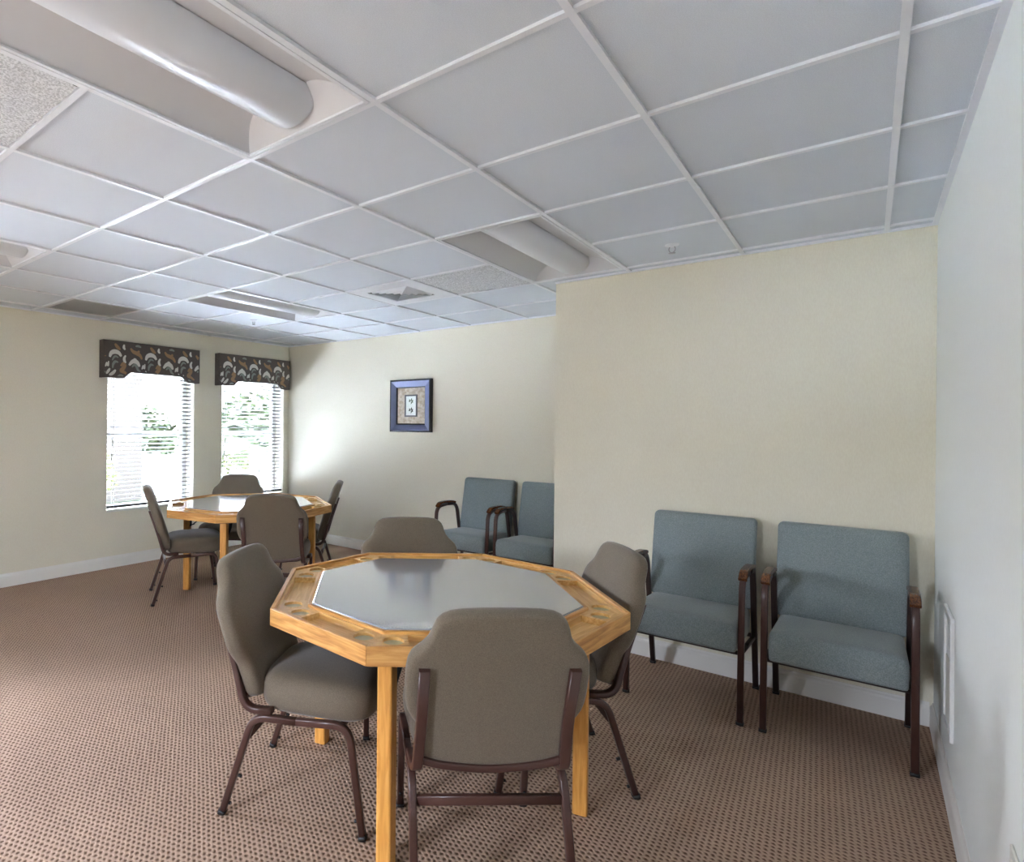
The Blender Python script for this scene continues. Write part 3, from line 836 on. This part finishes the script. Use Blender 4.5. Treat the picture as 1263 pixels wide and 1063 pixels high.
def palm(loc, h, nf, fl_, label, mat, seed, lean=(0, 0)):
    rnd = random.Random(seed); root = empty('palm_tree', loc)
    t = MB(); t.tube(smooth_path([(0, 0, 0), (lean[0] * .4, lean[1] * .4, h * .5), (lean[0], lean[1], h)]), circ(.09, 10), (1, 0, 0)); t.obj('trunk', M['bark'], root)
    for k in range(nf):
        az = 2 * pi * k / nf + rnd.uniform(-.2, .2); el = rnd.uniform(.2, 1.1); L_ = fl_ * rnd.uniform(.8, 1.1)
        f = MB(); pts = []
        for q in range(11):
            s = q / 10; r_ = L_ * s * cos(el) * (1 - .1 * s); z = L_ * s * sin(el) - .55 * L_ * s * s
            pts.append(Vector((lean[0] + r_ * cos(az), lean[1] + r_ * sin(az), h + z)))
        f.tube(pts, circ(.012, 5), (0, 0, 1))
        pp = smooth_path(pts, 4)
        for i in range(4, len(pp) - 1):
            tn = (pp[i + 1] - pp[i]).normalized(); sd = tn.cross(Vector((0, 0, 1))).normalized(); s = i / len(pp)
            ll = .42 * fl_ / 1.6 * sin(pi * (.15 + .8 * s))
            for sg in (-1, 1):
                tip = pp[i] + sd * sg * ll * .8 + tn * ll * .55 - Vector((0, 0, ll * .35))
                mid = pp[i] + sd * sg * ll * .4 + tn * ll * .25
                f.add([pp[i] - tn * .006, pp[i] + tn * .006, mid + tn * .014, tip, mid - tn * .014], [(0, 1, 2, 4), (4, 2, 3)])
        f.obj('frond', mat, root)
    tag(root, label, 'palm tree', 'palms outside the corner window')
palm((-9.5, 7.5, -.3), 1.3, 18, 1.45, 'feathery green palm growing straight outside the corner window', M['leaf'], 3)
palm((-17.6, 15.4, -.3), 3.0, 18, 2.6, 'taller green palm farther outside the corner window', M['leaf'], 5)
palm((-10.6, 7.0, -.3), .3, 18, 1.25, 'low yellow-green palm outside the corner window', M['leaf_yellow'], 9)

def shrub(loc, r, label, mat, seed, n=900):
    rnd = random.Random(seed); root = empty('shrub', loc); b = MB()
    for _ in range(n):
        th, ph = rnd.uniform(0, 2 * pi), math.acos(rnd.uniform(-.2, 1)); rr = r * rnd.uniform(.6, 1)
        p = Vector((rr * cos(th) * sin(ph), rr * sin(th) * sin(ph), r * .9 + rr * cos(ph)))
        a = Vector((rnd.uniform(-1, 1), rnd.uniform(-1, 1), rnd.uniform(-.6, 1))).normalized(); c = a.orthogonal().normalized()
        l = r * .16; w = l * .32
        b.add([p, p + a * l * .5 + c * w, p + a * l, p + a * l * .5 - c * w], [(0, 1, 2, 3)])
    b.obj('foliage', mat, root)
    s = MB()
    for k in range(5):
        az = k * 1.256; s.tube([(0, 0, 0), (r * .4 * cos(az), r * .4 * sin(az), r), (r * .6 * cos(az), r * .6 * sin(az), r * 1.5)], circ(.015, 5), (1, .2, 0))
    s.obj('stem', M['bark'], root)
    tag(root, label, 'shrub', 'shrubs outside the windows')
shrub((-10.9, 4.6, -.3), .7, 'rounded yellow-green shrub before the pale building, seen low through the blind', M['leaf_yellow'], 1)
shrub((-14.3, 11.4, -.3), 1.4, 'large rounded dark shrub straight behind the palm in the corner window', M['leaf'], 2, 2200)
shrub((-12.6, 9.0, -.3), .75, 'small yellow-green shrub at the left side of the corner window view', M['leaf_yellow'], 4, 1300)
shrub((-16.4, 8.6, -.3), 1.2, 'green shrub seen through the right half of the blind farther from the corner', M['leaf'], 8, 1800)

# ------------------------------------------------------------------ light: overcast sky through the glazing
sc = bpy.context.scene
w = bpy.data.worlds.new('sky'); sc.world = w; w.use_nodes = True
N, L = w.node_tree.nodes, w.node_tree.links
bg = N['Background']; tc = N.new('ShaderNodeTexCoord'); sx = N.new('ShaderNodeSeparateXYZ'); L.new(tc.outputs['Generated'], sx.inputs[0])
cr = N.new('ShaderNodeValToRGB'); el = cr.color_ramp.elements
el[0].position = .48; el[0].color = (.12, .12, .12, 1)
el[1].position = .86; el[1].color = (.81, .95, 1.18, 1)
k = el.new(.52); k.color = (.11, .115, .12, 1)
k = el.new(.64); k.color = (.30, .33, .40, 1)
mr = N.new('ShaderNodeMath'); mr.operation = 'MULTIPLY_ADD'; mr.inputs[1].default_value = .5; mr.inputs[2].default_value = .5
L.new(sx.outputs['Z'], mr.inputs[0]); L.new(mr.outputs[0], cr.inputs['Fac']); L.new(cr.outputs['Color'], bg.inputs['Color'])
bg.inputs['Strength'].default_value = 44.0

def portal(name, loc, rot, sx_, sy_):
    l = bpy.data.lights.new(name, 'AREA'); l.shape = 'RECTANGLE'; l.size = sx_; l.size_y = sy_; l.cycles.is_portal = True
    o = bpy.data.objects.new(name, l); C.objects.link(o); o.location = loc; o.rotation_euler = rot
for y0, y1, z0, z1 in holes: portal('sky_portal', (XL - .235, (y0 + y1) / 2, (z0 + z1) / 2), (0, -pi / 2, 0), z1 - z0, y1 - y0)
portal('sky_portal', ((FX0 + FX1) / 2, YN - .1, (FZ0 + FZ1) / 2), (pi / 2, 0, 0), FX1 - FX0, FZ1 - FZ0)

# ------------------------------------------------------------------ camera
cam = bpy.data.cameras.new('camera'); co = bpy.data.objects.new('camera', cam); C.objects.link(co)
yaw, roll = .7095793905557674, .009244586418691738
f = Vector((-sin(yaw), cos(yaw), 0)); r0 = Vector((cos(yaw), sin(yaw), 0)); u0 = Vector((0, 0, 1))
r = r0 * cos(roll) + u0 * sin(roll); u = u0 * cos(roll) - r0 * sin(roll)
co.matrix_world = Matrix(((r.x, u.x, -f.x, 0), (r.y, u.y, -f.y, 0), (r.z, u.z, -f.z, CAMZ), (0, 0, 0, 1)))
cam.sensor_fit = 'HORIZONTAL'; cam.sensor_width = 36
cam.lens = 719.195 / 1263 * 36
cam.shift_x = (631.5 - 453.617) / 1263
cam.shift_y = (524.323 - 531.5) / 1263
cam.clip_start = .05; cam.clip_end = 200
sc.camera = co
vs = sc.view_settings
vs.view_transform = 'Standard'; vs.look = 'None'; vs.gamma = 1; vs.use_curve_mapping = False
vs.exposure = 2.8
